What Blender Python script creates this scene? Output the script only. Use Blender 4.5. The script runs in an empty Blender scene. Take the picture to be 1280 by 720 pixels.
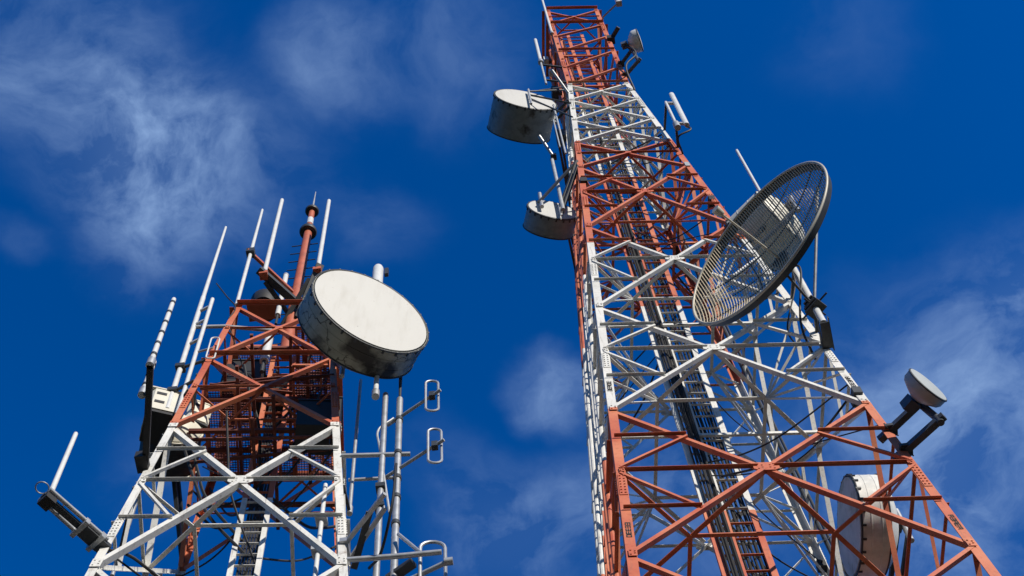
import bpy, math, random
from mathutils import Vector, Matrix
random.seed(7)
scene = bpy.context.scene
COL = scene.collection

# ------------------------------------------------------------------ camera
FPX, PITCH, ROLL = 2201.13, 1.19702, 0.12343        # focal length in pixels of a 1280 px wide frame
S, EYE = 0.5, 1.6                                    # metres per survey unit, eye height
_c, _s = math.cos(PITCH), math.sin(PITCH)
_R0, _U0, CV = Vector((1, 0, 0)), Vector((0, -_s, _c)), Vector((0, _c, _s))
CR = _R0 * math.cos(ROLL) - _U0 * math.sin(ROLL)
CU = _R0 * math.sin(ROLL) + _U0 * math.cos(ROLL)
CAMLOC = Vector((0, 0, EYE))
cam_data = bpy.data.cameras.new('camera')
cam = bpy.data.objects.new('camera', cam_data)
COL.objects.link(cam)
M = Matrix((CR, CU, -CV)).transposed().to_4x4()
M.translation = CAMLOC
cam.matrix_world = M
cam_data.sensor_width = 36.0
cam_data.lens = FPX / 1280 * 36
cam_data.clip_start = 0.1
cam_data.clip_end = 5000
scene.camera = cam

# ------------------------------------------------------------------ light
SUN_EL, SUN_AZ = math.radians(27), math.radians(-53)   # azimuth measured from +X towards +Y
sd = Vector((math.cos(SUN_EL) * math.cos(SUN_AZ), math.cos(SUN_EL) * math.sin(SUN_AZ), math.sin(SUN_EL)))
sl = bpy.data.lights.new('sun', 'SUN')
sl.energy = 4.9
sl.angle = math.radians(0.5)
sl.color = (1.0, 0.93, 0.82)
sun = bpy.data.objects.new('sun', sl)
sun.rotation_euler = sd.to_track_quat('Z', 'Y').to_euler()
sun.location = (0, -20, 80)
COL.objects.link(sun)

world = bpy.data.worlds.new('World')
scene.world = world
world.use_nodes = True
scene.view_settings.view_transform = 'Standard'
scene.view_settings.look = 'None'
scene.view_settings.exposure = 0.0
scene.view_settings.gamma = 1.0
scene.view_settings.use_curve_mapping = False


def ray(px, py):
    return CV + ((px - 640) * CR + (360 - py) * CU) / FPX


def proj(P):
    v = P - CAMLOC
    d = v.dot(CV)
    return (640 + FPX * v.dot(CR) / d, 360 - FPX * v.dot(CU) / d)


def at(px, py, Y):
    """point on the sight line of a survey pixel at world depth Y (survey units)"""
    r = ray(px, py)
    return CAMLOC + r * (Y * S / r.y)


def atz(px, py, z):
    """point on the sight line at world height z (metres)"""
    r = ray(px, py)
    return CAMLOC + r * ((z - EYE) / r.z)


def zat(P, py):
    """height above which the vertical through P is seen at row py"""
    lo, hi = 3.0, 90.0
    for _ in range(50):
        m = (lo + hi) / 2
        if proj(Vector((P.x, P.y, m)))[1] > py:
            lo = m
        else:
            hi = m
    return (lo + hi) / 2


def H(u):                     # survey height -> metres
    return u * S + EYE


def build_world():
    nt = world.node_tree
    N, L = nt.nodes, nt.links
    bg = N['Background']
    sky = N.new('ShaderNodeTexSky')
    sky.sky_type = 'NISHITA'
    sky.sun_disc = False
    sky.sun_elevation = SUN_EL
    sky.sun_rotation = math.atan2(sd.x, sd.y)
    sky.altitude = 800
    sky.air_density = 1.0
    sky.dust_density = 0.0
    sky.ozone_density = 2.2
    hs = N.new('ShaderNodeHueSaturation')
    hs.inputs['Saturation'].default_value = 1.2
    hs.inputs['Value'].default_value = 2.35
    # deepen the blue the way a polarised sky does, holding the pale horizon down
    vs = N.new('ShaderNodeVectorMath')
    vs.operation = 'SCALE'
    vs.inputs['Scale'].default_value = 1 / 2.8
    L.new(sky.outputs[0], vs.inputs[0])
    vm = N.new('ShaderNodeVectorMath')
    vm.operation = 'MINIMUM'
    vm.inputs[1].default_value = (.30, .46, .72)
    L.new(vs.outputs[0], vm.inputs[0])
    gm_ = N.new('ShaderNodeGamma')
    gm_.inputs['Gamma'].default_value = SKY_GAMMA
    L.new(vm.outputs[0], gm_.inputs['Color'])
    vb = N.new('ShaderNodeVectorMath')
    vb.operation = 'SCALE'
    vb.inputs['Scale'].default_value = 2.8
    L.new(gm_.outputs[0], vb.inputs[0])
    L.new(vb.outputs[0], hs.inputs['Color'])
    # clouds: a thin broken layer, addressed by direction projected on a plane overhead
    tc = N.new('ShaderNodeTexCoord')
    sep = N.new('ShaderNodeSeparateXYZ')
    L.new(tc.outputs['Generated'], sep.inputs[0])

    def math_(op, a, b=None, c=None, clamp=False):
        n = N.new('ShaderNodeMath')
        n.operation = op
        n.use_clamp = clamp
        for i, v in enumerate((a, b, c)):
            if v is None:
                continue
            if isinstance(v, (int, float)):
                n.inputs[i].default_value = v
            else:
                L.new(v, n.inputs[i])
        return n.outputs[0]
    zc = math_('MAXIMUM', sep.outputs[2], 0.05)
    u = math_('DIVIDE', sep.outputs[0], zc)
    v = math_('DIVIDE', sep.outputs[1], zc)
    comb = N.new('ShaderNodeCombineXYZ')
    L.new(u, comb.inputs[0])
    L.new(v, comb.inputs[1])
    warp = N.new('ShaderNodeTexNoise')
    warp.inputs['Scale'].default_value = 8
    warp.inputs['Detail'].default_value = 7
    L.new(comb.outputs[0], warp.inputs['Vector'])
    ws = N.new('ShaderNodeVectorMath')
    ws.operation = 'MULTIPLY_ADD'
    L.new(warp.outputs['Color'], ws.inputs[0])
    ws.inputs[1].default_value = (0.095, 0.095, 0)
    L.new(comb.outputs[0], ws.inputs[2])
    off = N.new('ShaderNodeVectorMath')
    off.operation = 'ADD'
    off.inputs[1].default_value = (-0.0475, -0.0475, 0)
    L.new(ws.outputs[0], off.inputs[0])
    fib = N.new('ShaderNodeTexNoise')
    fib.inputs['Scale'].default_value = 15
    fib.inputs['Detail'].default_value = 11
    fib.inputs['Roughness'].default_value = 0.60
    L.new(off.outputs[0], fib.inputs['Vector'])
    total = None
    # (pixel x, y, radius in pixels, strength)
    for px, py, rr, st in CLOUDS:
        r = ray(px, py)
        ds = N.new('ShaderNodeVectorMath')
        ds.operation = 'DISTANCE'
        L.new(off.outputs[0], ds.inputs[0])
        ds.inputs[1].default_value = (r.x / r.z, r.y / r.z, 0)
        mr = N.new('ShaderNodeMapRange')
        mr.interpolation_type = 'SMOOTHERSTEP'
        L.new(ds.outputs['Value'], mr.inputs[0])
        mr.inputs[1].default_value = 0
        mr.inputs[2].default_value = rr / FPX / 0.93
        mr.inputs[3].default_value = st
        mr.inputs[4].default_value = 0
        total = mr.outputs[0] if total is None else math_('ADD', total, mr.outputs[0])
    fm = N.new('ShaderNodeMapRange')
    L.new(fib.outputs[0], fm.inputs[0])
    fm.inputs[1].default_value = 0.39
    fm.inputs[2].default_value = 0.70
    fm.inputs[3].default_value = 0.24
    fm.inputs[4].default_value = 1.7
    dens = math_('MULTIPLY', total, fm.outputs[0], clamp=True)
    mix = N.new('ShaderNodeMix')
    mix.data_type = 'RGBA'
    L.new(dens, mix.inputs['Factor'])
    L.new(hs.outputs[0], mix.inputs['A'])
    mix.inputs['B'].default_value = CLOUD_COL
    L.new(mix.outputs['Result'], bg.inputs['Color'])
    bg.inputs['Strength'].default_value = 0.11


SKY_GAMMA = 1.75
CLOUD_COL = (2.7, 4.15, 6.9, 1)
CLOUDS = [(205, 215, 190, .62), (120, 120, 210, .24), (60, 40, 200, .14), (320, 230, 150, .20), (400, 70, 120, .26),
          (560, 50, 150, .16), (470, 290, 110, .10), (170, 330, 130, .18), (205, 600, 120, .10), (1230, 500, 300, .44),
          (1120, 600, 200, .24), (1200, 720, 240, .26), (695, 470, 80, .40), (640, 650, 170, .30), (860, 620, 260, .26),
          (30, 320, 50, .08), (1060, 60, 130, .05), (560, 560, 90, .06), (1280, 380, 140, .16)]
build_world()


# ------------------------------------------------------------------ materials
def new_mat(name):
    m = bpy.data.materials.new(name)
    m.use_nodes = True
    return m, m.node_tree.nodes, m.node_tree.links, m.node_tree.nodes['Principled BSDF']


def noise(N, L, vec, scale, detail=5, rough=.55):
    n = N.new('ShaderNodeTexNoise')
    n.inputs['Scale'].default_value = scale
    n.inputs['Detail'].default_value = detail
    n.inputs['Roughness'].default_value = rough
    L.new(vec, n.inputs['Vector'])
    return n.outputs[0]


def ramp(N, L, fac, lo, hi, a=0., b=1.):
    n = N.new('ShaderNodeMapRange')
    L.new(fac, n.inputs[0])
    for i, v in enumerate((lo, hi, a, b)):
        n.inputs[i + 1].default_value = v
    return n.outputs[0]


def mixc(N, L, fac, a, b):
    n = N.new('ShaderNodeMix')
    n.data_type = 'RGBA'
    for key, v in (('Factor', fac), ('A', a), ('B', b)):
        if isinstance(v, tuple):
            n.inputs[key].default_value = v + (1,) if len(v) == 3 else v
        elif isinstance(v, float):
            n.inputs[key].default_value = v
        else:
            L.new(v, n.inputs[key])
    return n.outputs['Result']


def paint(name, bands, red=(.50, .096, .040), white=(.79, .78, .74)):
    """weathered aviation paint: red and white bands by height on the tower (object coordinates)"""
    m, N, L, b = new_mat(name)
    tc = N.new('ShaderNodeTexCoord').outputs['Object']
    sep = N.new('ShaderNodeSeparateXYZ')
    L.new(tc, sep.inputs[0])
    # bands: sorted heights where the colour flips, the lowest band is white
    acc = None
    for i, h in enumerate(bands):
        g = N.new('ShaderNodeMath')
        g.operation = 'GREATER_THAN'
        L.new(sep.outputs[2], g.inputs[0])
        g.inputs[1].default_value = h
        if acc is None:
            acc = g.outputs[0]
        else:
            x = N.new('ShaderNodeMath')
            x.operation = 'ADD' if i % 2 == 0 else 'SUBTRACT'
            L.new(acc, x.inputs[0])
            L.new(g.outputs[0], x.inputs[1])
            acc = x.outputs[0]
    fade = ramp(N, L, noise(N, L, tc, 1.3, 6), .35, .7)
    fine = ramp(N, L, noise(N, L, tc, 14, 4), .55, .72)
    mp = N.new('ShaderNodeMapping')
    mp.inputs['Scale'].default_value = (22, 22, 1.6)
    L.new(tc, mp.inputs[0])
    streak = ramp(N, L, noise(N, L, mp.outputs[0], 1, 5, .6), .56, .72)
    rust = ramp(N, L, noise(N, L, tc, 5, 8, .7), .60, .74)
    r2 = mixc(N, L, fade, red, (min(1, red[0] * 1.32), red[1] * 2.3, red[2] * 2.6))
    w2 = mixc(N, L, fade, white, (.60, .60, .57))
    col = mixc(N, L, acc, w2, r2)
    dirt = mixc(N, L, fine, (1., 1., 1.), (.80, .77, .73))
    mu = N.new('ShaderNodeMix')
    mu.data_type = 'RGBA'
    mu.blend_type = 'MULTIPLY'
    mu.inputs['Factor'].default_value = 1
    L.new(col, mu.inputs['A'])
    L.new(dirt, mu.inputs['B'])
    k = N.new('ShaderNodeMath')
    k.operation = 'MULTIPLY'
    L.new(rust, k.inputs[0])
    k.inputs[1].default_value = .65
    k2 = N.new('ShaderNodeMath')
    k2.operation = 'MULTIPLY'
    L.new(streak, k2.inputs[0])
    k2.inputs[1].default_value = .45
    st = mixc(N, L, k2.outputs[0], mu.outputs['Result'], (.17, .11, .075))
    out = mixc(N, L, k.outputs[0], st, (.14, .06, .03))
    L.new(out, b.inputs['Base Color'])
    b.inputs['Roughness'].default_value = .55
    bp = N.new('ShaderNodeBump')
    bp.inputs['Strength'].default_value = .25
    bp.inputs['Distance'].default_value = .004
    L.new(noise(N, L, tc, 40, 3), bp.inputs['Height'])
    L.new(bp.outputs[0], b.inputs['Normal'])
    return m


def plain(name, col, rough=.5, metal=0., var=.25, scale=3., spots=None):
    """one colour broken by wear: var lightens and darkens it, spots = (colour, lo, hi, scale) adds stains"""
    m, N, L, b = new_mat(name)
    tc = N.new('ShaderNodeTexCoord').outputs['Object']
    f = ramp(N, L, noise(N, L, tc, scale, 7, .6), .3, .7)
    c = mixc(N, L, f, tuple(x * (1 - var) for x in col), tuple(min(.9, x * (1 + var * .6)) for x in col))
    if spots:
        sc, lo, hi, ss = spots
        c = mixc(N, L, ramp(N, L, noise(N, L, tc, ss, 8, .65), lo, hi), c, sc)
    L.new(c, b.inputs['Base Color'])
    b.inputs['Roughness'].default_value = rough
    b.inputs['Metallic'].default_value = metal
    return m


def mouldy(name, base, mould, lo, hi, scale, vein=True):
    """painted shell with black mould patches and dark run lines"""
    m, N, L, b = new_mat(name)
    tc = N.new('ShaderNodeTexCoord').outputs['Object']
    f = ramp(N, L, noise(N, L, tc, scale, 6, .55), lo, hi)
    g = ramp(N, L, noise(N, L, tc, scale * 3.1, 6, .6), .46, .60, 0, .7)
    mx = N.new('ShaderNodeMath')
    mx.operation = 'MAXIMUM'
    L.new(f, mx.inputs[0])
    if vein:
        vo = N.new('ShaderNodeTexVoronoi')
        vo.feature = 'DISTANCE_TO_EDGE'
        vo.inputs['Scale'].default_value = scale * 1.6
        wv = N.new('ShaderNodeVectorMath')
        wv.operation = 'MULTIPLY_ADD'
        n2 = N.new('ShaderNodeTexNoise')
        n2.inputs['Scale'].default_value = 4
        n2.inputs['Detail'].default_value = 5
        L.new(tc, n2.inputs['Vector'])
        L.new(n2.outputs['Color'], wv.inputs[0])
        wv.inputs[1].default_value = (.5, .5, .5)
        L.new(tc, wv.inputs[2])
        L.new(wv.outputs[0], vo.inputs['Vector'])
        L.new(ramp(N, L, vo.outputs['Distance'], .008, .028, .8, 0.), mx.inputs[1])
    else:
        mx.inputs[1].default_value = 0.
    c0 = mixc(N, L, g, base, tuple(x * .75 for x in base))
    c = mixc(N, L, mx.outputs[0], c0, mould)
    L.new(c, b.inputs['Base Color'])
    b.inputs['Roughness'].default_value = .5
    return m


RB = [H(x) for x in (-3.2 + .01, 15.6, 34, 52.4, 71, 89.1, 104)]
PAINT_R = paint('tower_paint_tall', [H(15.6), H(34), H(34) + .001, H(34) + .002, H(52.4), H(71), H(89.1), H(103.6)][:0] or
                [H(34), H(52.4), H(71), H(89.1), H(103.6)])
PAINT_L = paint('tower_paint_short', [H(21), H(38), H(54.6)], red=(.50, .100, .042), white=(.79, .78, .74))
GALV = plain('galvanised_steel', (.46, .47, .48), .45, .55, .25, 6)
GREYP = plain('grey_painted_steel', (.42, .44, .46), .5, .2, .25, 5)
DARK = plain('dark_steel', (.055, .06, .065), .5, .3, .3, 6)
CABLE = plain('cable_sheath', (.016, .016, .017), .85, 0, .4, 9)
BLACK = plain('black_rubber', (.018, .018, .02), .6, 0, .3, 8)
WHITE = plain('white_fibreglass', (.70, .71, .70), .4, 0, .12, 5)
REDM = plain('red_oxide_paint', (.46, .115, .055), .55, 0, .25, 3, ((.13, .06, .035), .6, .75, 7))
def radome(name, col):
    m, N, L, b = new_mat(name)
    tc = N.new('ShaderNodeTexCoord').outputs['Object']
    mp = N.new('ShaderNodeMapping')
    mp.inputs['Scale'].default_value = (5, 5, .7)
    L.new(tc, mp.inputs[0])
    st = ramp(N, L, noise(N, L, mp.outputs[0], 1, 6, .6), .50, .78, 0, .38)
    pat = ramp(N, L, noise(N, L, tc, 1.1, 4), .35, .7, 0, .30)
    sp = ramp(N, L, noise(N, L, tc, 23, 2, .5), .735, .77, 0, .8)
    c = mixc(N, L, pat, col, tuple(x * .86 for x in col))
    c = mixc(N, L, st, c, (.36, .34, .29))
    c = mixc(N, L, sp, c, (.16, .14, .11))
    L.new(c, b.inputs['Base Color'])
    b.inputs['Roughness'].default_value = .62
    return m


RADOME = radome('white_radome', (.57, .565, .535))
RADOME_GREY = plain('grey_radome', (.42, .45, .45), .5, 0, .10, 3)
RADOME_DIRTY = plain('algae_stained_radome', (.66, .69, .60), .5, 0, .15, 3, ((.20, .25, .12), .50, .72, 2.2))
SHROUD_M = mouldy('mould_stained_shroud', (.40, .40, .32), (.03, .026, .02), .48, .57, .95)
SHROUD_G = mouldy('weathered_grey_shroud', (.27, .31, .33), (.05, .05, .05), .57, .66, 1.7, False)
SHROUD_W = mouldy('white_shroud', (.76, .76, .72), (.34, .36, .28), .66, .82, 1.2, False)
GRIDM = plain('weathered_grid_wire', (.56, .47, .33), .5, .0, .2, 3)
GRIDRIM = plain('grid_rim_paint', (.52, .49, .41), .5, .1, .2, 3)
CREAM = plain('cream_shell', (.72, .69, .58), .5, 0, .12, 2, ((.3, .28, .22), .62, .76, 4))
BLUEGREY = plain('blue_grey_steel', (.085, .10, .125), .5, .3, .25, 6)
INK = plain('stencil_ink', (.02, .018, .016), .7, 0, .2, 20)
RED_SHADE = plain('shade_toned_red_paint', (.17, .045, .028), .8, 0, .4, 6)  # tower red darkened in its colour to imitate shade inside the red section
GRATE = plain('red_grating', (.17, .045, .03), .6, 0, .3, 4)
CONC = plain('concrete', (.36, .35, .33), .8, 0, .2, 3)


# ------------------------------------------------------------------ mesh helpers
class MB:
    def __init__(self):
        self.v, self.f, self.smooth = [], [], False

    def add(self, vs, fs):
        o = len(self.v)
        self.v += [tuple(x) for x in vs]
        self.f += [tuple(i + o for i in f) for f in fs]

    def box(self, c, ax, ay, az):
        """box about c with three half-extent vectors"""
        c = Vector(c)
        vs = [c + ax * i + ay * j + az * k for k in (-1, 1) for j in (-1, 1) for i in (-1, 1)]
        fs = [(0, 2, 3, 1), (4, 5, 7, 6), (0, 1, 5, 4), (2, 6, 7, 3), (0, 4, 6, 2), (1, 3, 7, 5)]
        if ax.cross(ay).dot(az) < 0:
            fs = [f[::-1] for f in fs]
        self.add(vs, fs)
        return self

    def bar(self, A, B, w, h, up=Vector((0, 0, 1))):
        A, B = Vector(A), Vector(B)
        d = (B - A)
        x = d.cross(up)
        if x.length < 1e-6:
            x = d.cross(Vector((0, 1, 0)))
        x.normalize()
        y = x.cross(d).normalized()
        return self.box((A + B) / 2, d / 2, x * w / 2, y * h / 2)

    def prof(self, A, B, poly, s, n):
        """extrude a closed 2D profile (in s, n coordinates) from A to B"""
        A, B = Vector(A), Vector(B)
        k = len(poly)
        vs = [P + s * a + n * b for P in (A, B) for a, b in poly]
        fs = [tuple(range(k)), tuple(range(2 * k - 1, k - 1, -1))]
        fs += [(i, i + k, (i + 1) % k + k, (i + 1) % k) for i in range(k)]
        d = (B - A)
        area = sum(poly[i][0] * poly[(i + 1) % k][1] - poly[(i + 1) % k][0] * poly[i][1] for i in range(k))
        if (s.cross(n).dot(d) > 0) == (area > 0):
            fs = [f[::-1] for f in fs]
        self.add(vs, fs)
        return self

    def angle(self, A, B, n, w, t=.008, mode='in', off=0.):
        """rolled steel angle from A to B: one leg in the face whose outward normal is n, the other out of it"""
        d = (Vector(B) - Vector(A)).normalized()
        n = (n - d * n.dot(d)).normalized()
        s = n.cross(d).normalized()
        if s.z < 0:
            s = -s
        h = w / 2
        if mode == 'in':       # out-of-plane leg at the lower edge, pointing inward
            e = h * .55
            p = [(-h, 0), (e, 0), (e, -t), (-h + t, -t), (-h + t, -w), (-h, -w)]
        else:                  # out-of-plane leg at the upper edge, pointing outward
            g_ = h * .15
            p = [(-g_, 0), (h, 0), (h, w), (h - t, w), (h - t, t), (-g_, t)]
        return self.prof(Vector(A) + n * off, Vector(B) + n * off, p, s, n)

    def tube(self, pts, r, n=10, caps=True, r2=None):
        self.smooth = True
        pts = [Vector(p) for p in pts]
        rs = [r] * len(pts) if r2 is None else [r + (r2 - r) * i / (len(pts) - 1) for i in range(len(pts))]
        d0 = (pts[1] - pts[0]).normalized()
        x = d0.orthogonal().normalized()
        rings = []
        for i, p in enumerate(pts):
            a = pts[max(0, i - 1)]
            b = pts[min(len(pts) - 1, i + 1)]
            d = (b - a).normalized()
            x = (x - d * x.dot(d)).normalized()
            y = d.cross(x)
            rings.append([p + (x * math.cos(2 * math.pi * k / n) + y * math.sin(2 * math.pi * k / n)) * rs[i] for k in range(n)])
        vs = [q for rg in rings for q in rg]
        fs = []
        for i in range(len(pts) - 1):
            for k in range(n):
                k2 = (k + 1) % n
                fs.append((i * n + k, i * n + k2, (i + 1) * n + k2, (i + 1) * n + k))
        if caps:
            fs.append(tuple(range(n - 1, -1, -1)))
            fs.append(tuple((len(pts) - 1) * n + k for k in range(n)))
        self.add(vs, fs)
        return self

    def lathe(self, C, ax, prof, n=48):
        """revolve (radius, distance along ax) points about the axis through C"""
        self.smooth = True
        C = Vector(C)
        x = ax.orthogonal().normalized()
        y = ax.cross(x).normalized()
        vs, fs = [], []
        for r, h in prof:
            for k in range(n):
                a = 2 * math.pi * k / n
                vs.append(C + ax * h + (x * math.cos(a) + y * math.sin(a)) * max(r, 1e-4))
        for i in range(len(prof) - 1):
            for k in range(n):
                k2 = (k + 1) % n
                fs.append((i * n + k, i * n + k2, (i + 1) * n + k2, (i + 1) * n + k))
        self.add(vs, fs)
        return self

    def torus(self, C, ax, R, r, n=64, m=8):
        x = ax.orthogonal().normalized()
        y = ax.cross(x).normalized()
        pts = []
        vs, fs = [], []
        self.smooth = True
        for i in range(n):
            a = 2 * math.pi * i / n
            e = x * math.cos(a) + y * math.sin(a)
            for j in range(m):
                b = 2 * math.pi * j / m
                vs.append(Vector(C) + e * (R + r * math.cos(b)) + ax * r * math.sin(b))
        for i in range(n):
            for j in range(m):
                i2, j2 = (i + 1) % n, (j + 1) % m
                fs.append((i * m + j, i2 * m + j, i2 * m + j2, i * m + j2))
        self.add(vs, fs)
        return self

    def build(self, name, mat, parent=None, origin=None):
        me = bpy.data.meshes.new(name)
        vs = self.v
        if origin is not None:
            vs = [(a - origin.x, b - origin.y, c - origin.z) for a, b, c in vs]
        me.from_pydata(vs, [], self.f)
        me.materials.append(mat)
        if self.smooth:
            me.shade_smooth()
            me.set_sharp_from_angle(angle=math.radians(38))
        me.update()
        o = bpy.data.objects.new(name, me)
        COL.objects.link(o)
        if parent is not None:
            o.parent = parent
        return o


class Thing:
    """an Empty at the thing's base with its parts; shapes are given in world coordinates"""
    def __init__(self, name, label, cat, loc, group=None):
        self.loc = Vector(loc)
        o = bpy.data.objects.new(name, None)
        o.empty_display_size = .2
        COL.objects.link(o)
        o.location = self.loc
        o['label'] = label
        o['category'] = cat
        if group:
            o['group'] = group
        self.o = o

    def part(self, name, mb, mat, parent=None, label=None):
        p = mb.build(name, mat, parent or self.o, self.loc)
        if label:
            p['label'] = label
        return p


def curve(pts, n=6):
    """Catmull-Rom through the points"""
    P = [Vector(p) for p in pts]
    P = [P[0] * 2 - P[1]] + P + [P[-1] * 2 - P[-2]]
    out = []
    for i in range(1, len(P) - 2):
        a, b, c, d = P[i - 1:i + 3]
        for k in range(n):
            t = k / n
            out.append(.5 * ((2 * b) + (c - a) * t + (2 * a - 5 * b + 4 * c - d) * t * t + (3 * b - a - 3 * c + d) * t ** 3))
    out.append(P[-2])
    return out


# ------------------------------------------------------------------ ground
g = MB()
n = 24
for i in range(n + 1):
    for j in range(n + 1):
        g.v.append(((i / n - .5) * 3000, (j / n - .5) * 3000, 0))
for i in range(n):
    for j in range(n):
        a = i * (n + 1) + j
        g.f.append((a, a + n + 1, a + n + 2, a + 1))
gm, N_, L_, b_ = new_mat('grass_ground')
tcg = N_.new('ShaderNodeTexCoord').outputs['Object']
L_.new(mixc(N_, L_, ramp(N_, L_, noise(N_, L_, tcg, .3, 10, .65), .35, .65), (.018, .03, .012), (.045, .042, .025)), b_.inputs['Base Color'])
b_.inputs['Roughness'].default_value = .95
ground = g.build('ground', gm)
ground['kind'] = 'structure'


# ------------------------------------------------------------------ lattice towers
class Tower:
    def __init__(self, name, label, X, Y, psi, za, sl, zstraight, ztop, mat, leg_w):
        self.X, self.Y, self.psi, self.za, self.sl, self.zs, self.zt = X * S, Y * S, psi, za, sl, zstraight, ztop
        self.mat, self.leg_w = mat, leg_w
        self.t = Thing(name, label, 'lattice tower', (self.X, self.Y, 0))
        self.items = {}

    def w(self, u):
        return self.sl * (self.za - min(u, self.zs)) * S

    def pt(self, x, y, z):        # tower axes -> world
        c, s = math.cos(self.psi), math.sin(self.psi)
        return Vector((self.X + x * c - y * s, self.Y + x * s + y * c, z))

    def nrm(self, k):             # outward normal of face k: front, right, back, left
        x, y = ((0, -1), (1, 0), (0, 1), (-1, 0))[k]
        c, s = math.cos(self.psi), math.sin(self.psi)
        return Vector((x * c - y * s, x * s + y * c, 0))

    def face(self, k, a, u, inset=0.):
        """point on face k at height u; a runs -1..1 from its left to its right corner seen from outside"""
        w = self.w(u)
        x, y = ((a * w, -w), (w, a * w), (-a * w, w), (-w, -a * w))[k]
        return self.pt(x, y, H(u)) - self.nrm(k) * inset

    def corner(self, k, u):       # 0 front left, 1 front right, 2 back left, 3 back right
        w = self.w(u)
        return self.pt((-w, w, -w, w)[k], (-w, -w, w, w)[k], H(u))

    def leg_u(self, k, py):       # survey height at which leg k is seen at row py
        lo, hi = 5., self.zt
        for _ in range(50):
            m = (lo + hi) / 2
            if proj(self.corner(k, m))[1] > py:
                lo = m
            else:
                hi = m
        return lo

    def put(self, name, mb, A, B, wd, bonus=1.):
        a, b = proj(Vector(A)), proj(Vector(B))
        mx, my = (a[0] + b[0]) / 2, (a[1] + b[1]) / 2
        d = ((Vector(A) + Vector(B)) / 2 - CAMLOC).length
        vis = math.hypot(a[0] - b[0], a[1] - b[1]) * wd / d * bonus
        if not (-60 < mx < 1340 and -60 < my < 800):
            vis *= .001
        self.items.setdefault(name, []).append((vis, mb))

    def emit(self, cap=98):
        for name, lst in self.items.items():
            lst.sort(key=lambda t: -t[0])
            for vis, mb in lst[:cap]:
                self.t.part(name, mb, self.mat)
            rest = lst[cap:]
            if rest:
                m = MB()
                for _, q in rest:
                    m.add(q.v, q.f)
                o = self.t.part(name, m, self.mat)
                o['kind'] = 'stuff'

    def legs(self, u0):
        lw, t = self.leg_w, .014
        for k in range(4):
            sx, sy = (1, -1, 1, -1)[k], (1, 1, -1, -1)[k]
            c, s = math.cos(self.psi), math.sin(self.psi)
            ex = Vector((sx * c, sx * s, 0))
            ey = Vector((-sy * s, sy * c, 0))
            p = [(0, 0), (lw, 0), (lw, t), (t, t), (t, lw), (0, lw)]
            m = MB()
            m.prof(self.corner(k, u0), self.corner(k, self.zs), p, ex, ey)
            if self.zt > self.zs:
                m.prof(self.corner(k, self.zs), self.corner(k, self.zt), p, ex, ey)
            # splice plates and bolt heads on both flanges
            u = u0 + 8
            while u < self.zt - 1:
                d = (self.corner(k, u + .5) - self.corner(k, u - .5)).normalized()
                for e, o_, L in ((ex, ey, .36), (ey, ex, .30)):
                    cc = self.corner(k, u) + e * lw * .52 - o_ * .006
                    m.box(cc, e * lw * .40, d * L, o_ * .0055)
                    for q in range(-3, 4):
                        for sd_ in (-.2, .2):
                            m.box(cc + d * q * L * .27 + e * lw * sd_ - o_ * .012, e * .012, d * .012, o_ * .008)
                u += 10.35
            self.t.part('leg', m, self.mat)

    def xpanel(self, u0, u1, dw, hw, redundant, rw=.05, single=False, mid=True, faces=(0, 1, 2, 3), plan=True):
        w0, w1 = self.w(u0), self.w(u1)
        f = w0 / (w0 + w1)
        uc = u0 + (u1 - u0) * f
        ins = self.leg_w * .55
        for k in faces:
            n = self.nrm(k)
            e0, e1 = 1 - ins / w0, 1 - ins / w1
            bonus = (3, 1.2, .8, 1)[k]
            P = lambda a, u: self.face(k, a, u)
            A, B = P(-e0, u0 + .12), P(e1, u1 - .12)
            C, D = P(e0, u0 + .12), P(-e1, u1 - .12)
            self.put('diagonal_brace', MB().angle(A, B, n, dw, .008, 'in', .010), A, B, dw, bonus)
            if not single:
                self.put('diagonal_brace', MB().angle(C, D, n, dw, .008, 'in', -.016), C, D, dw, bonus)
            if mid:
                wc = self.w(uc)
                ec = 1 - ins * .6 / wc
                for sgn in (-1, 1):
                    A, B = P(sgn * ec, uc), P(sgn * .055, uc)
                    self.put('horizontal_strut', MB().angle(A, B, n, hw, .007, 'in' if k == 2 else 'out', -.0245), A, B, hw, bonus)
                if redundant:
                    gp = MB()
                    c = P(0, uc) + n * .004
                    r_ = self.face(k, 1, uc) - self.face(k, -1, uc)
                    r_.normalize()
                    u_ = n.cross(r_)
                    if u_.z < 0:
                        u_ = -u_
                    q = .20 if u1 - u0 > 8 else .11
                    pl = [(-q, -q * .35), (-q * .62, -q * .62), (q * .62, -q * .62), (q, -q * .35), (q, q * .35), (q * .62, q * .62), (-q * .62, q * .62), (-q, q * .35)]
                    gp.prof(c - n * .005, c + n * .0045, pl, r_, u_)
                    for bx in (-.6, -.3, .3, .6):
                        for by in (-1, 1):
                            gp.box(c + r_ * q * bx + u_ * q * bx * by * .6 + n * .008, r_ * .011, u_ * .011, n * .008)
                    self.put('gusset_plate', gp, c - r_ * q, c + r_ * q, q, bonus)
                else:
                    gp = MB()
                    c = P(0, uc) + n * .003
                    r_ = (self.face(k, 1, uc) - self.face(k, -1, uc)).normalized()
                    u_ = n.cross(r_)
                    gp.box(c, r_ * .075, u_ * .06, n * .0045)
                    self.put('gusset_plate', gp, c - r_ * .1, c + r_ * .1, .06, bonus)
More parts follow.
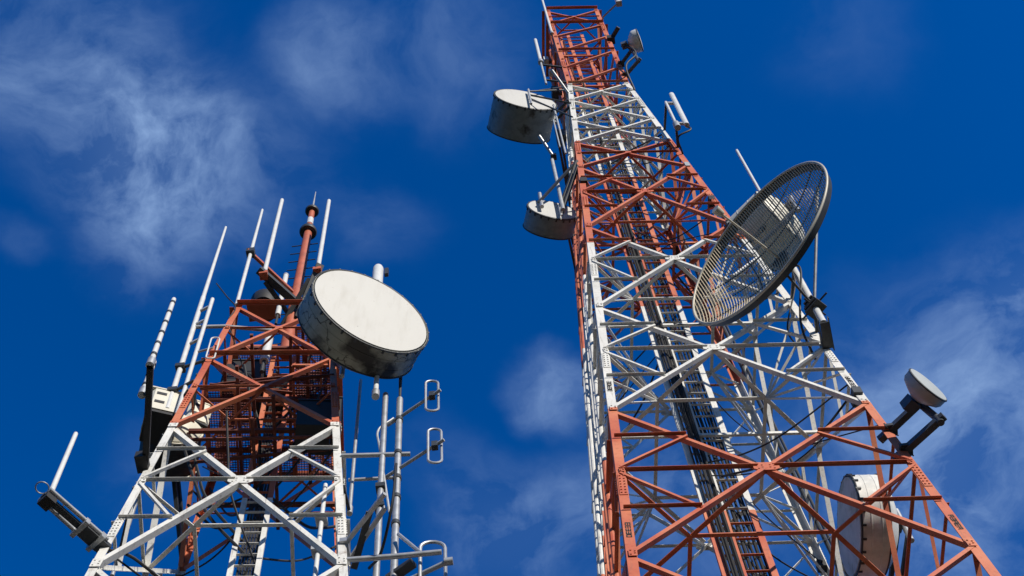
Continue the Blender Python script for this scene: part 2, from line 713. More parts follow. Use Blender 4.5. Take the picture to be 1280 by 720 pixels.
            if k in (0, 1):
                for sgn in (-1, 1):
                    for uu in (u1, uc):
                        w_ = self.w(uu)
                        c = self.face(k, sgn * (1 - self.leg_w * .62 / w_), uu) + n * .0215
                        r_ = (self.face(k, 1, uu) - self.face(k, -1, uu)).normalized()
                        d_ = (self.face(k, sgn, uu + .5) - self.face(k, sgn, uu - .5)).normalized()
                        q = dw * (1.15 if uu == u1 else .8)
                        gp = MB().box(c, r_ * q * .62, d_ * q, n * .003)
                        for bx, by in ((-.3, -.6), (-.3, .6), (.3, -.25), (.3, .35)):
                            gp.box(c + r_ * q * bx + d_ * q * by + n * .009, r_ * .011, d_ * .011, n * .007)
                        self.put('gusset_plate', gp, c - r_ * q, c + r_ * q, q * .4, bonus)
            if redundant:
                for sgn in (-1, 1):
                    for half, (ua, wa) in enumerate(((u0, w0), (u1, w1))):
                        um = (ua + uc) / 2
                        # the diagonal at height um
                        fr = abs(uc - um) / abs(uc - ua)
                        am = sgn * fr * (wa / self.w(um)) * (1 - ins / wa)
                        el = 1 - ins * .5 / self.w(um)
                        A, B = P(sgn * el, um), P(am, um)
                        self.put('secondary_brace', MB().angle(A, B, n, rw, .006, 'in' if k == 2 else 'out', .020), A, B, rw, bonus)
                        A2 = P(sgn * (1 - ins * .8 / self.w(uc)), uc + (.22 if half else -.22))
                        self.put('secondary_brace', MB().angle(A2, P(am, um), n, rw, .006, 'in', .030), A2, B, rw, bonus)
        if plan and mid:
            mids = [self.face(k, 0, uc, .06) for k in range(4)]
            up = Vector((0, 0, 1))
            for k in range(4):
                A, B = mids[k], mids[(k + 1) % 4]
                self.put('plan_brace', MB().bar(A + (B - A) * .02, B - (B - A) * .02, hw * 1.15, .022), A, B, hw)
            dz = up * .028
            q = [mids[k].lerp(mids[(k + 1) % 4], .5) for k in range(4)]      # front right, back right, back left, front left
            for k in range(4):
                A, B = q[k] + dz, q[(k + 1) % 4] + dz
                if redundant or k % 2:
                    self.put('plan_brace', MB().bar(A + (B - A) * .01, B - (B - A) * .01, hw, .022), A, B, hw)
                A = self.corner((1, 3, 2, 0)[k], uc)
                A = A + (q[k] - A) * .06 - dz
                self.put('plan_brace', MB().bar(A, q[k] - dz, hw, .022), A, q[k], hw)
                if redundant and u0 > 50:
                    for uu in ((u0 + uc) / 2, (u1 + uc) / 2, u0 + .4, u1 - .4):
                        B = self.corner((1, 3, 2, 0)[k], uu)
                        B = B + (q[k] - B) * .05
                        self.put('hip_brace', MB().bar(q[k], B, .048, .014), q[k], B, hw * .8)

    def footings(self, u0):
        m = MB()
        for k in range(4):
            c = self.corner(k, u0)
            c.z = .19
            m.box(c, Vector((.6, 0, 0)), Vector((0, .6, 0)), Vector((0, 0, .2)))
        self.t.part('footing', m, CONC)


UG = -3.2 + .3     # height of the leg feet
TR = Tower('lattice_tower', 'tall red and white lattice tower carrying a huge grid dish on its right leg', 6.5076, 30., .1073, 142.72, .04822, 103.6, 124.4, PAINT_R, .150)
TR.legs(UG)
TR.footings(UG)
for u0, u1 in ((UG, 10.6), (10.6, 21.3), (21.3, 31.7), (31.7, 42.05)):
    TR.xpanel(u0, u1, .085, .065, False)
for u0, u1 in ((42.05, 52.41), (52.41, 62.75), (62.75, 73.59), (73.59, 83.93)):
    TR.xpanel(u0, u1, .088, .066, True, .056)
for u0, u1 in ((83.93, 89.07), (89.07, 94.24), (94.24, 99.34), (99.34, 103.6)):
    TR.xpanel(u0, u1, .085, .055, False)
for u0, u1 in ((103.6, 107.8), (107.8, 112), (112, 116.2), (116.2, 119.6)):
    TR.xpanel(u0, u1, .075, .05, False, single=True, mid=False)
TR.xpanel(120.2, 124.2, .075, .05, False)
for u in (103.6, 112, 119.8, 124.35):
    for k in range(4):
        A, B = TR.face(k, -.97, u), TR.face(k, .97, u)
        TR.put('horizontal_strut', MB().angle(A, B, TR.nrm(k), .10 if u > 119 else .07, .008, 'out', .034), A, B, .07, 2)
TR.emit()

TL = Tower('lattice_tower', 'shorter lattice tower with a red top section, mesh platform and many whip antennas', -9.6453, 28.0338, .1299, 96.53, .06863, 67.7, 67.7, PAINT_L, .125)
TL.legs(UG)
TL.footings(UG)
for u0, u1 in ((UG, 10), (10, 21.5), (21.5, 32.8)):
    TL.xpanel(u0, u1, .085, .06, False)
for u0, u1 in ((32.8, 44.0), (44.0, 54.54)):
    TL.xpanel(u0, u1, .105, .062, True, .056)
for u0, u1 in ((54.54, 61.4), (61.4, 67.7)):
    TL.xpanel(u0, u1, .085, .036, False)
for u, wd in ((61.4, .085), (67.55, .10)):
    for k in range(4):
        A, B = TL.face(k, -.97, u), TL.face(k, .97, u)
        TL.put('horizontal_strut', MB().angle(A, B, TL.nrm(k), wd, .008, 'out', .034), A, B, .07, 2)
TL.emit()


# ladders, trays and feeder cables inside the towers
def ladder(T, x0, x1, y, u0, u1, rw, step=.34, mid=None):
    m = MB()
    ex = T.pt(1, 0, 0) - T.pt(0, 0, 0)
    ey = T.pt(0, 1, 0) - T.pt(0, 0, 0)
    for x in (x0, x1) + ((mid,) if mid is not None else ()):
        m.prof(T.pt(x, y, H(u0)), T.pt(x, y, H(u1)), [(-rw / 2, -.03), (rw / 2, -.03), (rw / 2, .03), (-rw / 2, .03)], ex, ey)
    lad = T.t.part('ladder', m, T.mat)
    low = MB()
    z = H(u0) + .2
    while z < H(u1):
        b = low if z < H(35) else MB()
        b.box(T.pt((x0 + x1) / 2, y, z), ex * (x1 - x0) * .5, ey * .022, Vector((0, 0, .005)))
        if b is not low:
            T.t.part('rung', b, T.mat, lad)
        z += step
    T.t.part('rung', low, T.mat, lad)['kind'] = 'stuff'
    return lad


# the main ladder stands upright near the axis of the tall tower
def tower_xy(T, P):
    c, s = math.cos(T.psi), math.sin(T.psi)
    dx, dy = P.x - T.X, P.y - T.Y
    return dx * c + dy * s, -dx * s + dy * c


pl = tower_xy(TR, at(906, 720, 29.6))
pr = tower_xy(TR, at(970, 720, 29.6))
yl = (pl[1] + pr[1]) / 2
ladder(TR, pl[0], pr[0], yl, UG, 123, .11, .52, mid=pl[0] + (pr[0] - pl[0]) * .36)
wl = pr[0] - pl[0]
for i in range(13):
    x = pl[0] + wl * (.07 + .25 * i / 5 if i < 6 else .42 + .50 * (i - 6) / 6)
    tp = 121 - (i * 37 % 13) * 3.6
    pts = [TR.pt(x + random.uniform(-.02, .02), yl + (-.08 if i < 6 else .10) - .02 * (i % 3), H(UG + (tp - UG) * q / 22)) for q in range(23)]
    TR.t.part('feeder_cable', MB().tube(pts, (.016, .024, .03)[i % 3], 7), CABLE)
# cross beams holding the ladder
for u in (47.3, 57.8, 68.4, 78.5, 86.6, 96, 108, 116):
    w = TR.w(u)
    m = MB().bar(TR.pt(-w, yl - .07, H(u) + .1), TR.pt(w, yl - .07, H(u) + .1), .05, .08)
    TR.t.part('ladder_beam', m, TR.mat)
# cable tray on the left face, with a run of pipes
m = MB()
for a in (-.10, .12):
    pts = [TR.face(3, a, u, -.04) for u in (UG, 60, 103)]
    for A, B in zip(pts, pts[1:]):
        m.bar(A, B, .05, .07, TR.nrm(3))
u = 0
while u < 103:
    m.bar(TR.face(3, -.10, u, -.04), TR.face(3, .12, u, -.04), .03, .03, TR.nrm(3))
    u += 1.1
TR.t.part('cable_tray', m, TR.mat)
for a in (-.05, .04):
    pts = [TR.face(3, a + random.uniform(-.006, .006), u, .07) for u in range(-2, 96, 6)]
    TR.t.part('feeder_cable', MB().tube(pts, .024, 7), BLACK)
for a in (.55, .35, -.45, -.72):
    pts = [TR.face(3, a, u, -.05) for u in (UG, 60, 92)]
    TR.t.part('conduit', MB().tube(pts, .045, 9), TR.mat)
for a in (-.85, -.62, -.4, -.15, .3, .55, .8):
    pts = [TR.face(3, a, u, .06) for u in (95, 103.6, 122 - abs(a) * 6)]
    TR.t.part('conduit', MB().tube(pts, .075, 8), TR.mat)
# loose cables sagging from the ladder to the faces
rc = random.Random(11)
for i in range(26):
    u0 = rc.uniform(44, 100)
    w = TR.w(u0)
    x0, y0 = rc.uniform(-.2, .75) * w, rc.uniform(-.5, .7) * w
    A = TR.pt(pl[0] + rc.uniform(0, wl), yl + rc.uniform(-.1, .15), H(u0))
    B = TR.face(rc.choice((1, 1, 2, 3)), rc.choice((-.96, .96)), u0 - rc.uniform(1, 6), .05)
    mid = A.lerp(B, .5) + Vector((rc.uniform(-.3, .3), rc.uniform(-.3, .3), -rc.uniform(.3, .9)))
    TR.t.part('loose_cable', MB().tube(curve([A, A.lerp(mid, .5) + Vector((rc.uniform(-.15, .15), 0, -.2)), mid, B], 7), rc.choice((.012, .016, .022)), 6), BLACK)
for i in range(16):
    u = rc.uniform(44, 102)
    w = TR.w(u)
    k = rc.choice((1, 1, 3, 2))
    c = TR.face(k, rc.choice((-1, 1)) * (1 - .09 / w), u, .10)
    nn = TR.nrm(k)
    tt = Vector((0, 0, 1)).cross(nn)
    m_ = MB().box(c, nn * rc.uniform(.05, .1), tt * rc.uniform(.06, .16), Vector((0, 0, rc.uniform(.04, .16))))
    m_.bar(c - tt * .12, c + tt * .12, .03, .04)
    TR.t.part('cable_bracket', m_, rc.choice((DARK, GREYP, BLACK)))
# pipes clamped to the rear right leg
for off_, r in ((.30, .045), (.48, .03)):
    pts = [TR.face(1, .93 - off_ / TR.w(u), u, -.03) for u in (10, 50, 100)]
    TR.t.part('conduit', MB().tube(pts, r, 9), DARK)


def stencil(T, k, a, u, size, n_ch=5, flip=1):
    """short row of stencilled marks running down a leg flange"""
    m = MB()
    n = T.nrm(k)
    d = (T.corner(0 if a < 0 else 1, u + 1) - T.corner(0 if a < 0 else 1, u)).normalized()
    r = n.cross(d).normalized()
    rnd = random.Random(int(u * 7))
    for i in range(n_ch):
        c = T.face(k, a, u) - d * i * size * 1.12 + n * .004 + (r * (-T.leg_w * .5) * (1 if a > 0 else -1) * -1 if False else Vector((0, 0, 0)))
        h = size * .42
        segs = [(-1, 0, 0, 1), (1, 0, 0, 1), (0, 1, 1, 0), (0, -1, 1, 0), (0, 0, 1, 0)]
        keep = rnd.sample(segs, 4)
        for sx, sy, hx, hy in keep:
            m.box(c + d * sx * h * .9 + r * sy * h * .9, d * (h if hx else h * .24), r * (h if hy else h * .24), n * .0015)
    T.t.part('stencil_mark', m, INK)


for k_, px_, py_, a_ in ((0, 784, 655, -1), (0, 755, 478, -1), (1, 1200, 645, 1), (1, 1068, 472, 1)):
    u = TR.leg_u(k_, py_)
    w = TR.w(u)
    stencil(TR, 0, a_ * (1 - .075 / w), u, .085)

# left tower: ladder, mesh platform, roof gear
pl = tower_xy(TL, at(309, 610, 28.0))
pr = tower_xy(TL, at(341, 600, 28.0))
ladder(TL, pl[0], pr[0], pl[1], UG, 67, .09, .36)
for i in range(6):
    pts = [TL.pt(pl[0] + .1 + i * .05, pl[1] + .09, H(UG + (66 - i * 2 - UG) * q / 10)) for q in range(11)]
    TL.t.part('feeder_cable', MB().tube(pts, .024, 7), BLACK)
rk = random.Random(3)
for i in range(7):
    ua = rk.uniform(44, 55)
    A = TL.pt(pl[0] + rk.uniform(0, .5), pl[1], H(ua))
    B = TL.face(rk.choice((1, 3, 2)), rk.choice((-.95, .95)), ua - rk.uniform(.5, 4), .04)
    mid = A.lerp(B, .5) + Vector((0, .1, -rk.uniform(.3, .8)))
    TL.t.part('feeder_cable', MB().tube(curve([A, A.lerp(mid, .5) + Vector((.1, 0, -.2)), mid, B], 7), .016, 7), CABLE)


def grating(T, x0, x1, y0, y1, u, pitch=.052, bw=.011):
    m = MB()
    ex, ey, ez = T.pt(1, 0, 0) - T.pt(0, 0, 0), T.pt(0, 1, 0) - T.pt(0, 0, 0), Vector((0, 0, 1))
    z = H(u)
    x = x0
    while x <= x1:
        m.box(T.pt(x, (y0 + y1) / 2, z), ex * bw / 2, ey * (y1 - y0) / 2, ez * .014)
        x += pitch
    y = y0
    while y <= y1:
        m.box(T.pt((x0 + x1) / 2, y, z + .004), ex * (x1 - x0) / 2, ey * bw / 2, ez * .012)
        y += pitch
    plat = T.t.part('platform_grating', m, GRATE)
    f = MB()
    for (a, b) in (((x0, y0), (x1, y0)), ((x1, y0), (x1, y1)), ((x1, y1), (x0, y1)), ((x0, y1), (x0, y0))):
        f.bar(T.pt(a[0], a[1], z - .045), T.pt(b[0], b[1], z - .045), .05, .06)
    for q in (.33, .66):
        f.bar(T.pt(x0 + (x1 - x0) * q, y0, z - .047), T.pt(x0 + (x1 - x0) * q, y1, z - .047), .04, .05)
    T.t.part('platform_frame', f, T.mat, plat)


wp = TL.w(61) * .99
grating(TL, -wp, -.42, -wp * .55, wp, 60.9)
grating(TL, .42, wp, -wp * .95, wp, 60.9)
grating(TL, -.38, .38, .45, wp, 60.9)
wq = TL.w(67) * .97
grating(TL, -wq, -.15, -wq * .2, wq, 67.2)
grating(TL, .25, wq, -wq * .6, wq, 67.2)
rl = random.Random(5)
for i in range(22):
    u0 = rl.uniform(56, 67)
    w = TL.w(u0) * .95
    A = TL.face(rl.randrange(4), rl.choice((-.95, -.4, .4, .95)), u0, .05)
    B = TL.pt(pl[0] + rl.uniform(0, .5), pl[1] + .05, H(u0 - rl.uniform(1.5, 6)))
    mid = A.lerp(B, .5) + Vector((rl.uniform(-.2, .2), 0, -rl.uniform(.2, .7)))
    TL.t.part('loose_cable', MB().tube(curve([A, A.lerp(mid, .5) + Vector((0, 0, -.1)), mid, B], 6), rl.choice((.014, .02, .028)), 6), BLACK)
for i in range(14):
    u0 = rl.uniform(55, 66.5)
    w = TL.w(u0) * .96
    a, b = rl.uniform(-.9, .9) * w, rl.uniform(-.9, .9) * w
    if i % 2:
        A, B = TL.pt(-w, a, H(u0)), TL.pt(w, a + rl.uniform(-.3, .3), H(u0 + rl.uniform(-1, 1)))
    else:
        A, B = TL.pt(a, -w, H(u0)), TL.pt(a, w, H(u0 + rl.uniform(-2, 2)))
    TL.t.part('inner_brace', MB().bar(A, B, .06, .03), RED_SHADE)
# platform bearers inside the red section
for u, yy in ((60.6, -.5), (60.6, .55), (66.9, -.2), (66.9, .5), (57.5, .9), (57.5, -.6), (64, .7)):
    w = TL.w(u)
    TL.t.part('platform_beam', MB().bar(TL.pt(-w, yy, H(u)), TL.pt(w, yy, H(u)), .07, .09), RED_SHADE)
for u, xx in ((60.4, -.6), (60.4, .7), (57.3, .2), (66.7, .4), (64, -.5)):
    w = TL.w(u)
    TL.t.part('platform_beam', MB().bar(TL.pt(xx, -w, H(u)), TL.pt(xx, w, H(u)), .06, .08), RED_SHADE)


# ------------------------------------------------------------------ antennas
def horiz(az):
    return Vector((math.cos(math.radians(az)), math.sin(math.radians(az)), 0))


def drum(name, label, cx, cy, Y, az, r, L, mount, face=RADOME, shell=SHROUD_G, bulge=.06, group=None, rim=DARK, tilt=0., cone=True):
    """drum antenna: C is the middle of its front face, r and L in survey units, mount = world point it hangs on"""
    C = at(cx, cy, Y)
    n = (horiz(az) + Vector((0, 0, math.tan(math.radians(tilt))))).normalized()
    r, L = r * S, L * S
    t = Thing(name, label, 'antenna', mount, group)
    sh = MB().lathe(C, n, [(r * .985, -.012), (r, -.014), (r, -L), (r * .985, -L), (r * .97, -L + .01)], 64)
    t.part('shroud', sh, shell)
    fc = MB().lathe(C, n, [(0, bulge * r)] + [(r * q, bulge * r * (1 - q * q)) for q in (.25, .5, .75, .9, .965)] + [(r * .972, -.03)], 64)
    t.part('radome', fc, face)
    rm = MB().torus(C - n * .02, n, r * 1.004, .018, 72, 8)
    e1 = n.orthogonal().normalized()
    e2 = n.cross(e1)
    nc = int(14 + r * 12)
    for i in range(nc):
        a = 2 * math.pi * i / nc
        e = e1 * math.cos(a) + e2 * math.sin(a)
        rm.box(C - n * .045 + e * (r + .012), n * .045, e * .010, n.cross(e) * .018)
    t.part('rim', rm, rim)
    for fr in (.36, .70):
        sh2 = MB().lathe(C, n, [(r * 1.0005, -L * fr + .012), (r * 1.006, -L * fr + .008), (r * 1.006, -L * fr - .008), (r * 1.0005, -L * fr - .012)], 64)
        t.part('shroud_seam', sh2, shell)
    t.part('rear_rim', MB().torus(C - n * (L - .015), n, r * 1.004, .016, 72, 8), rim)
    bd = (.30 if cone else .05) * r
    bk = MB().lathe(C - n * L, n, [(r * .985, 0), (r * .8, -bd * .45), (r * .5, -bd * .85), (r * .2, -bd), (0, -bd)], 48)
    t.part('reflector_back', bk, shell)
    hub = C - n * (L + bd)
    if cone:
        t.part('hub', MB().lathe(hub + n * .04, n, [(.0, -.14), (.13, -.14), (.13, 0), (0.1, 0)], 20), DARK)
    # mount: clamp pipe beside the hub and two arms
    P = hub - n * .16 if cone else C - n * L * .5 + (Vector(mount) - C).normalized() * (r + .02)
    P.z = C.z
    t.part('mount_pipe', MB().tube([P - Vector((0, 0, r * .6)), P + Vector((0, 0, r * .6))], .05, 12), GALV)
    for dz in (-.35, .35):
        t.part('mount_arm', MB().bar(P + Vector((0, 0, dz * r)), Vector(mount) + Vector((0, 0, dz * r)), .07, .09), DARK)
    t.C, t.n, t.r, t.L = C, n, r, L
    return t


def whip(name, label, base, ztop, r, group=None, mat=WHITE, segs=0, tip=.6, ferrule=True, cat='antenna'):
    t = Thing(name, label, cat, base, group)
    b = Vector(base)
    h = ztop - b.z
    t.part('radiator', MB().tube([b + Vector((0, 0, h * q)) for q in (0, .5, .98, 1.0)], r, 12, r2=r * tip), mat)
    if ferrule:
        t.part('ferrule', MB().tube([b - Vector((0, 0, .06)), b + Vector((0, 0, .16))], r * 1.5, 12), GALV)
    for i in range(segs):
        q = (i + .8) / (segs + .2)
        rr = r * (1 + (tip - 1) * q)
        t.part('joint_band', MB().tube([b + Vector((0, 0, h * q - .035)), b + Vector((0, 0, h * q + .035))], rr * 1.22, 12), DARK)
    return t


def folded_dipole(t, C, ax_h, h, w, r, mat=GALV):
    """upright oval loop"""
    pts = []
    for i in range(8):
        a = math.pi * i / 7
        pts.append(C + ax_h * w / 2 * math.cos(a) + Vector((0, 0, h / 2 + w / 2 * math.sin(a))))
    for i in range(8):
        a = math.pi + math.pi * i / 7
        pts.append(C + ax_h * w / 2 * math.cos(a) + Vector((0, 0, -h / 2 + w / 2 * math.sin(a))))
    pts.append(pts[0])
    return t.part('folded_dipole', MB().tube(pts, r, 8, caps=False), mat)


# --- big drum on the short tower
uL = TL.leg_u(1, 470)
t = drum('drum_antenna', 'big white round drum antenna with mould stained side on the short tower', 464, 387.5, 23.2, -55, 2.30, 1.25, TL.corner(1, 63.), RADOME, SHROUD_M, bulge=.02, tilt=-8)
# --- two drums left of the tall tower, facing the viewer
d2 = drum('drum_antenna', 'large grey drum antenna, upper of two on the left side of the tall tower', 657, 124, 27.2, -72, 1.85, 2.1, TR.corner(0, 98.5), RADOME, SHROUD_G, bulge=.01, cone=False, group='drum antennas left of the tall tower')
d3 = drum('drum_antenna', 'smaller grey drum antenna, lower of two on the left side of the tall tower', 691, 262, 28.0, -72, 1.25, 1.1, TR.corner(0, 84.5), RADOME, SHROUD_G, bulge=.01, cone=False, group='drum antennas left of the tall tower')
for dd, hh in ((d2, 1.0), (d3, .6)):
    up = Vector((0, 0, 1))
    side = dd.n.cross(up)
    base = dd.C + dd.n * .12
    if dd is d2:
        dd.part('support_strut', MB().tube([base - up * dd.r * .95 - side * .1 * dd.r, base + up * dd.r * .75 - side * .1 * dd.r], .035, 8), GALV)
        q = base - side * .1 * dd.r
        dd.part('support_strut', MB().tube([q + up * .1, TR.corner(0, 97.5) + dd.n * .1], .03, 8), DARK)
        dd.part('support_strut', MB().tube([q - up * .3, TR.corner(0, 94) + dd.n * .1], .025, 8), DARK)
        dd.part('support_strut', MB().tube([q + up * .5, TR.corner(0, 102)], .025, 8), DARK)
        dd.part('support_strut', MB().tube([base + up * dd.r * .9 + side * -.45 * dd.r, TR.corner(0, 103)], .02, 8), DARK)
    else:
        dd.part('support_strut', MB().bar(base - side * -.6 * dd.r, TR.corner(0, 85), .05, .07), DARK)
        dd.part('support_strut', MB().tube([base + side * .5 * dd.r - up * .3, base + side * .5 * dd.r + up * .7], .05, 10), GALV)
# vertical carrier pipes at the tall tower's front left leg
for i, (px, y0, y1, Y, r) in enumerate(((707, 192, 132, 27.4, .03), (700, 184, 150, 27.2, .022), (704, 262, 200, 27.7, .05))):
    P = at(px, y0, Y)
    tp = Thing('mounting_pipe', ('light steel pipe standing closest to the tall tower beside the large left drum',
                                 'thinner steel pipe in front of the large left drum',
                                 'thick steel pipe rising above the smaller left drum')[i], 'pipe', P, 'mounting pipes beside the left drums')
    top = Vector((P.x, P.y, zat(P, y1)))
    tp.part('pipe', MB().tube([P, top], r, 10), GREYP)
    tp.part('end_cap', MB().tube([top, top + Vector((0, 0, .03))], r * 1.15, 10), DARK)
    for q in (.25, .7):
        c = P.lerp(top, q)
        tp.part('clamp', MB().bar(c, TR.face(3, -.9, (c.z - EYE) / S), .06, .07), DARK)
# short stay pipes reaching out of the leg
for i, (a, b) in enumerate((((674, 170), (692, 196)), ((690, 88), (713, 120)))):
    zz = TR.corner(0, (92, 101)[i]).z
    A, B = atz(*a, zz + .6), atz(*b, zz)
    tp = Thing('stay_pipe', ('pale stay pipe under the large left drum', 'pale stay pipe above the white band of the tall tower')[i], 'pipe', B, 'stay pipes on the tall tower')
    tp.part('pipe', MB().tube([A, B], .045, 10), GALV)
    tp.part('clamp', MB().box(B, Vector((.08, 0, 0)), Vector((0, .08, 0)), Vector((0, 0, .07))), DARK)

# --- drum behind the red bracing at the right
d4 = drum('drum_antenna', 'algae stained white drum antenna behind the red bracing at lower right', 1061, 658, 30.0, 187, 1.70, 1.02, TR.corner(3, 49.), RADOME_DIRTY, SHROUD_W, bulge=.05)
# --- drum seen through the grid
d7 = drum('drum_antenna', 'cream drum antenna half hidden behind the mesh of the grid dish', 938, 308, 28.0, 140, 1.55, 1.9, TR.corner(1, 70.), RADOME_DIRTY, CREAM, bulge=.04)


# --- grid dish
def grid_dish():
    C = at(948, 303, 24.1)
    n = horiz(-135)
    lat = Vector((0, 0, 1)).cross(n).normalized()
    up = Vector((0, 0, 1))
    R, D = 3.76 * S, 1.05 * S
    bk = TR.corner(1, 61.)
    t = Thing('grid_antenna', 'huge oval looking mesh grid dish in front of the right corner of the tall tower', 'antenna', bk)

    def P(x, y):
        return C + lat * x + up * y - n * D * (1 - (x * x + y * y) / (R * R))
    rim = t.part('rim', MB().torus(C, n, R, .028, 96, 10), GRIDRIM)
    t.part('rim_band', MB().lathe(C, n, [(R * .995, -.02), (R * .975, -.17), (R * .965, -.17), (R * .985, -.02)], 96), DARK, rim)
    wires = MB()
    nw = 70
    for i in range(nw):
        x = -R + 2 * R * (i + .5) / nw
        h = math.sqrt(max(0, R * R - x * x))
        k = max(3, int(h / R * 14))
        wires.tube([P(x, -h + 2 * h * j / k) for j in range(k + 1)], .0120, 4, caps=False)
    for i in range(20):
        y = -R + 2 * R * (i + .5) / 20
        h = math.sqrt(max(0, R * R - y * y))
        k = max(3, int(h / R * 14))
        wires.tube([P(-h + 2 * h * j / k, y) - n * .012 for j in range(k + 1)], .006, 4, caps=False)
    t.part('wire_grid', wires, GRIDM)
    for y in (-.62, -.3, .02, .34, .66):
        h = math.sqrt(1 - y * y) * R
        t.part('rib', MB().tube([P(-h + 2 * h * j / 24, y * R) - n * .018 for j in range(25)], .012, 6), DARK)
    # two backbone ribs behind the mesh
    for x in (-.3, .3):
        h = math.sqrt(1 - x * x) * R
        t.part('backbone', MB().tube([P(x * R, -h + 2 * h * j / 16) - n * .05 for j in range(17)], .016, 8), DARK)
    V = P(0, 0)
    t.part('hub', MB().lathe(V - n * .02, n, [(0, -.26), (.17, -.26), (.20, -.05), (.20, 0), (0, 0)], 24), DARK)
    F = V + n * 1.55
    t.part('feed_boom', MB().tube([V, V.lerp(F, .5) + up * .02, F], .022, 10), GRIDRIM)
    t.part('feed_horn', MB().lathe(F, n, [(0, -.10), (.07, -.10), (.09, .03), (.09, .08), (0, .08)], 20), GRIDRIM)
    # mast pipe behind the dish and its brackets on the tower corner
    M0 = atz(1041, 408, bk.z - .5)
    px = V - n * .40
    M0 = Vector((px.x, px.y, 0))
    M0.z = zat(M0, 404)
    M1 = Vector((px.x, px.y, V.z + .9))
    t.part('mast_pipe', MB().tube([M0, M1], .065, 14), WHITE)
    zc = zat(M0, 383)
    cl = Vector((M0.x, M0.y, zc))
    k = MB()
    for a in range(4):
        k.box(cl + Vector((0, 0, (a - 1.5) * .09)), lat * (.17 - .02 * a), n * (.12 + .015 * (a % 2)), up * .028)
    k.tube([cl - lat * .32, cl + lat * .34], .018, 6)
    k.tube([cl - n * .28, cl + n * .25], .018, 6)
    t.part('pipe_clamp', k, DARK)
    t.part('rim_strut', MB().tube([cl, P(.80 * R, .10 * R) - n * .05], .032, 10), GALV)
    t.part('rim_strut', MB().tube([cl, P(.05 * R, -.8 * R) - n * .05], .026, 10), DARK)
    foot = TR.corner(1, (M0.z - EYE) / S) + Vector((-.02, .02, 0))
    b = MB()
    side = (foot - M0)
    side.z = 0
    e = side.normalized()
    f_ = up.cross(e)
    b.prof(M0 + Vector((0, 0, .0)) - f_ * .10, M0 - f_ * .085, [(-.10, .04), (side.length, .10), (side.length, -.16), (-.10, -.05)], e, up)
    b.prof(M0 + f_ * .085, M0 + f_ * .10, [(-.10, .04), (side.length, .10), (side.length, -.16), (-.10, -.05)], e, up)
    b.box(M0 + e * (side.length / 2 - .06) + up * -.12, e * side.length * .52, f_ * .084, up * .012)
    t.part('corner_bracket', b, DARK)
    for z_, q in ((zc, 0), (V.z, .1)):
        A = Vector((M0.x, M0.y, z_))
        u_ = (z_ - EYE) / S
        t.part('mount_arm', MB().bar(A, TR.corner(1, u_), .06, .08), DARK)
    A = V - n * .3
    t.part('cable', MB().tube(curve([A, A + up * -.5 + lat * .15, cl + Vector((-.3, .2, -.2)), TR.corner(1, 58) + Vector((-.2, .3, 0))], 8), .022, 7), BLACK)
    t.part('cable', MB().tube(curve([A, A + up * -.8 - lat * .1, cl + Vector((-.5, .4, .1)), TR.corner(1, 60) + Vector((-.3, .4, 0))], 8), .016, 7), BLACK)


grid_dish()

# --- whip beside the grid dish
P = at(969, 273, 27.0)
t = whip('whip_antenna', 'thin pale whip antenna rising behind the grid dish', P, zat(P, 188), .038, tip=.9)
t.part('bracket', MB().bar(P + Vector((0, 0, .05)), TR.corner(1, (P.z - EYE) / S), .05, .06), DARK)


# --- small dishes
def small_dish(label, cx, cy, Y, az, r, L, legu, mat_face, mat_shell, group, arms, aw=.11):
    C = at(cx, cy, Y)
    n = horiz(az)
    r, L = r * S, L * S
    foot = TR.corner(1, legu)
    t = Thing('small_dish_antenna', label, 'antenna', foot, group)
    t.part('radome', MB().lathe(C, n, [(0, .03)] + [(r * q, .03 * (1 - q * q)) for q in (.3, .6, .85, .97)] + [(r * .975, -.02)], 48), mat_face)
    t.part('rim', MB().torus(C - n * .015, n, r, .014, 56, 8), DARK)
    t.part('shell', MB().lathe(C, n, [(r, -.012), (r * .985, -L * .55), (r * .9, -L * .75), (r * .6, -L), (r * .25, -L * 1.25), (0, -L * 1.25)], 48), mat_shell)
    hub = C - n * (L * 1.25 + .02)
    up = Vector((0, 0, 1))
    sd_ = n.cross(up)
    t.part('radio_box', MB().box(hub - n * .10, n * .10, sd_ * .10, up * .12), BLUEGREY)
    t.hub = hub - n * .2
    ends = []
    for (lpy, ex_, ey_) in arms:
        u_ = TR.leg_u(1, lpy)
        A = TR.corner(1, u_)
        E = atz(ex_, ey_, A.z)
        d_ = (E - A).normalized()
        t.part('mount_arm', MB().bar(A - d_ * .25, E + d_ * .10, aw, aw), BLUEGREY)
        k_ = MB().box(A, Vector((.10, 0, 0)), Vector((0, .10, 0)), up * .035)
        k_.tube([A + up * .05 - sd_ * .14, A + up * .05 + sd_ * .14], .012, 6)
        k_.tube([A - up * .05 - sd_ * .14, A - up * .05 + sd_ * .14], .012, 6)
        t.part('leg_clamp', k_, DARK)
        ends.append(E)
    p0, p1 = ends[1], ends[0]
    p1 = p1 + (p1 - p0).normalized() * .12
    t.part('mount_pipe', MB().tube([p0 - up * .10, p0, p1], aw * .55, 12), BLUEGREY)
    t.part('pole_clamp', MB().bar(ends[0], hub - n * .06, aw * 1.1, aw * 1.3), BLUEGREY)
    return t


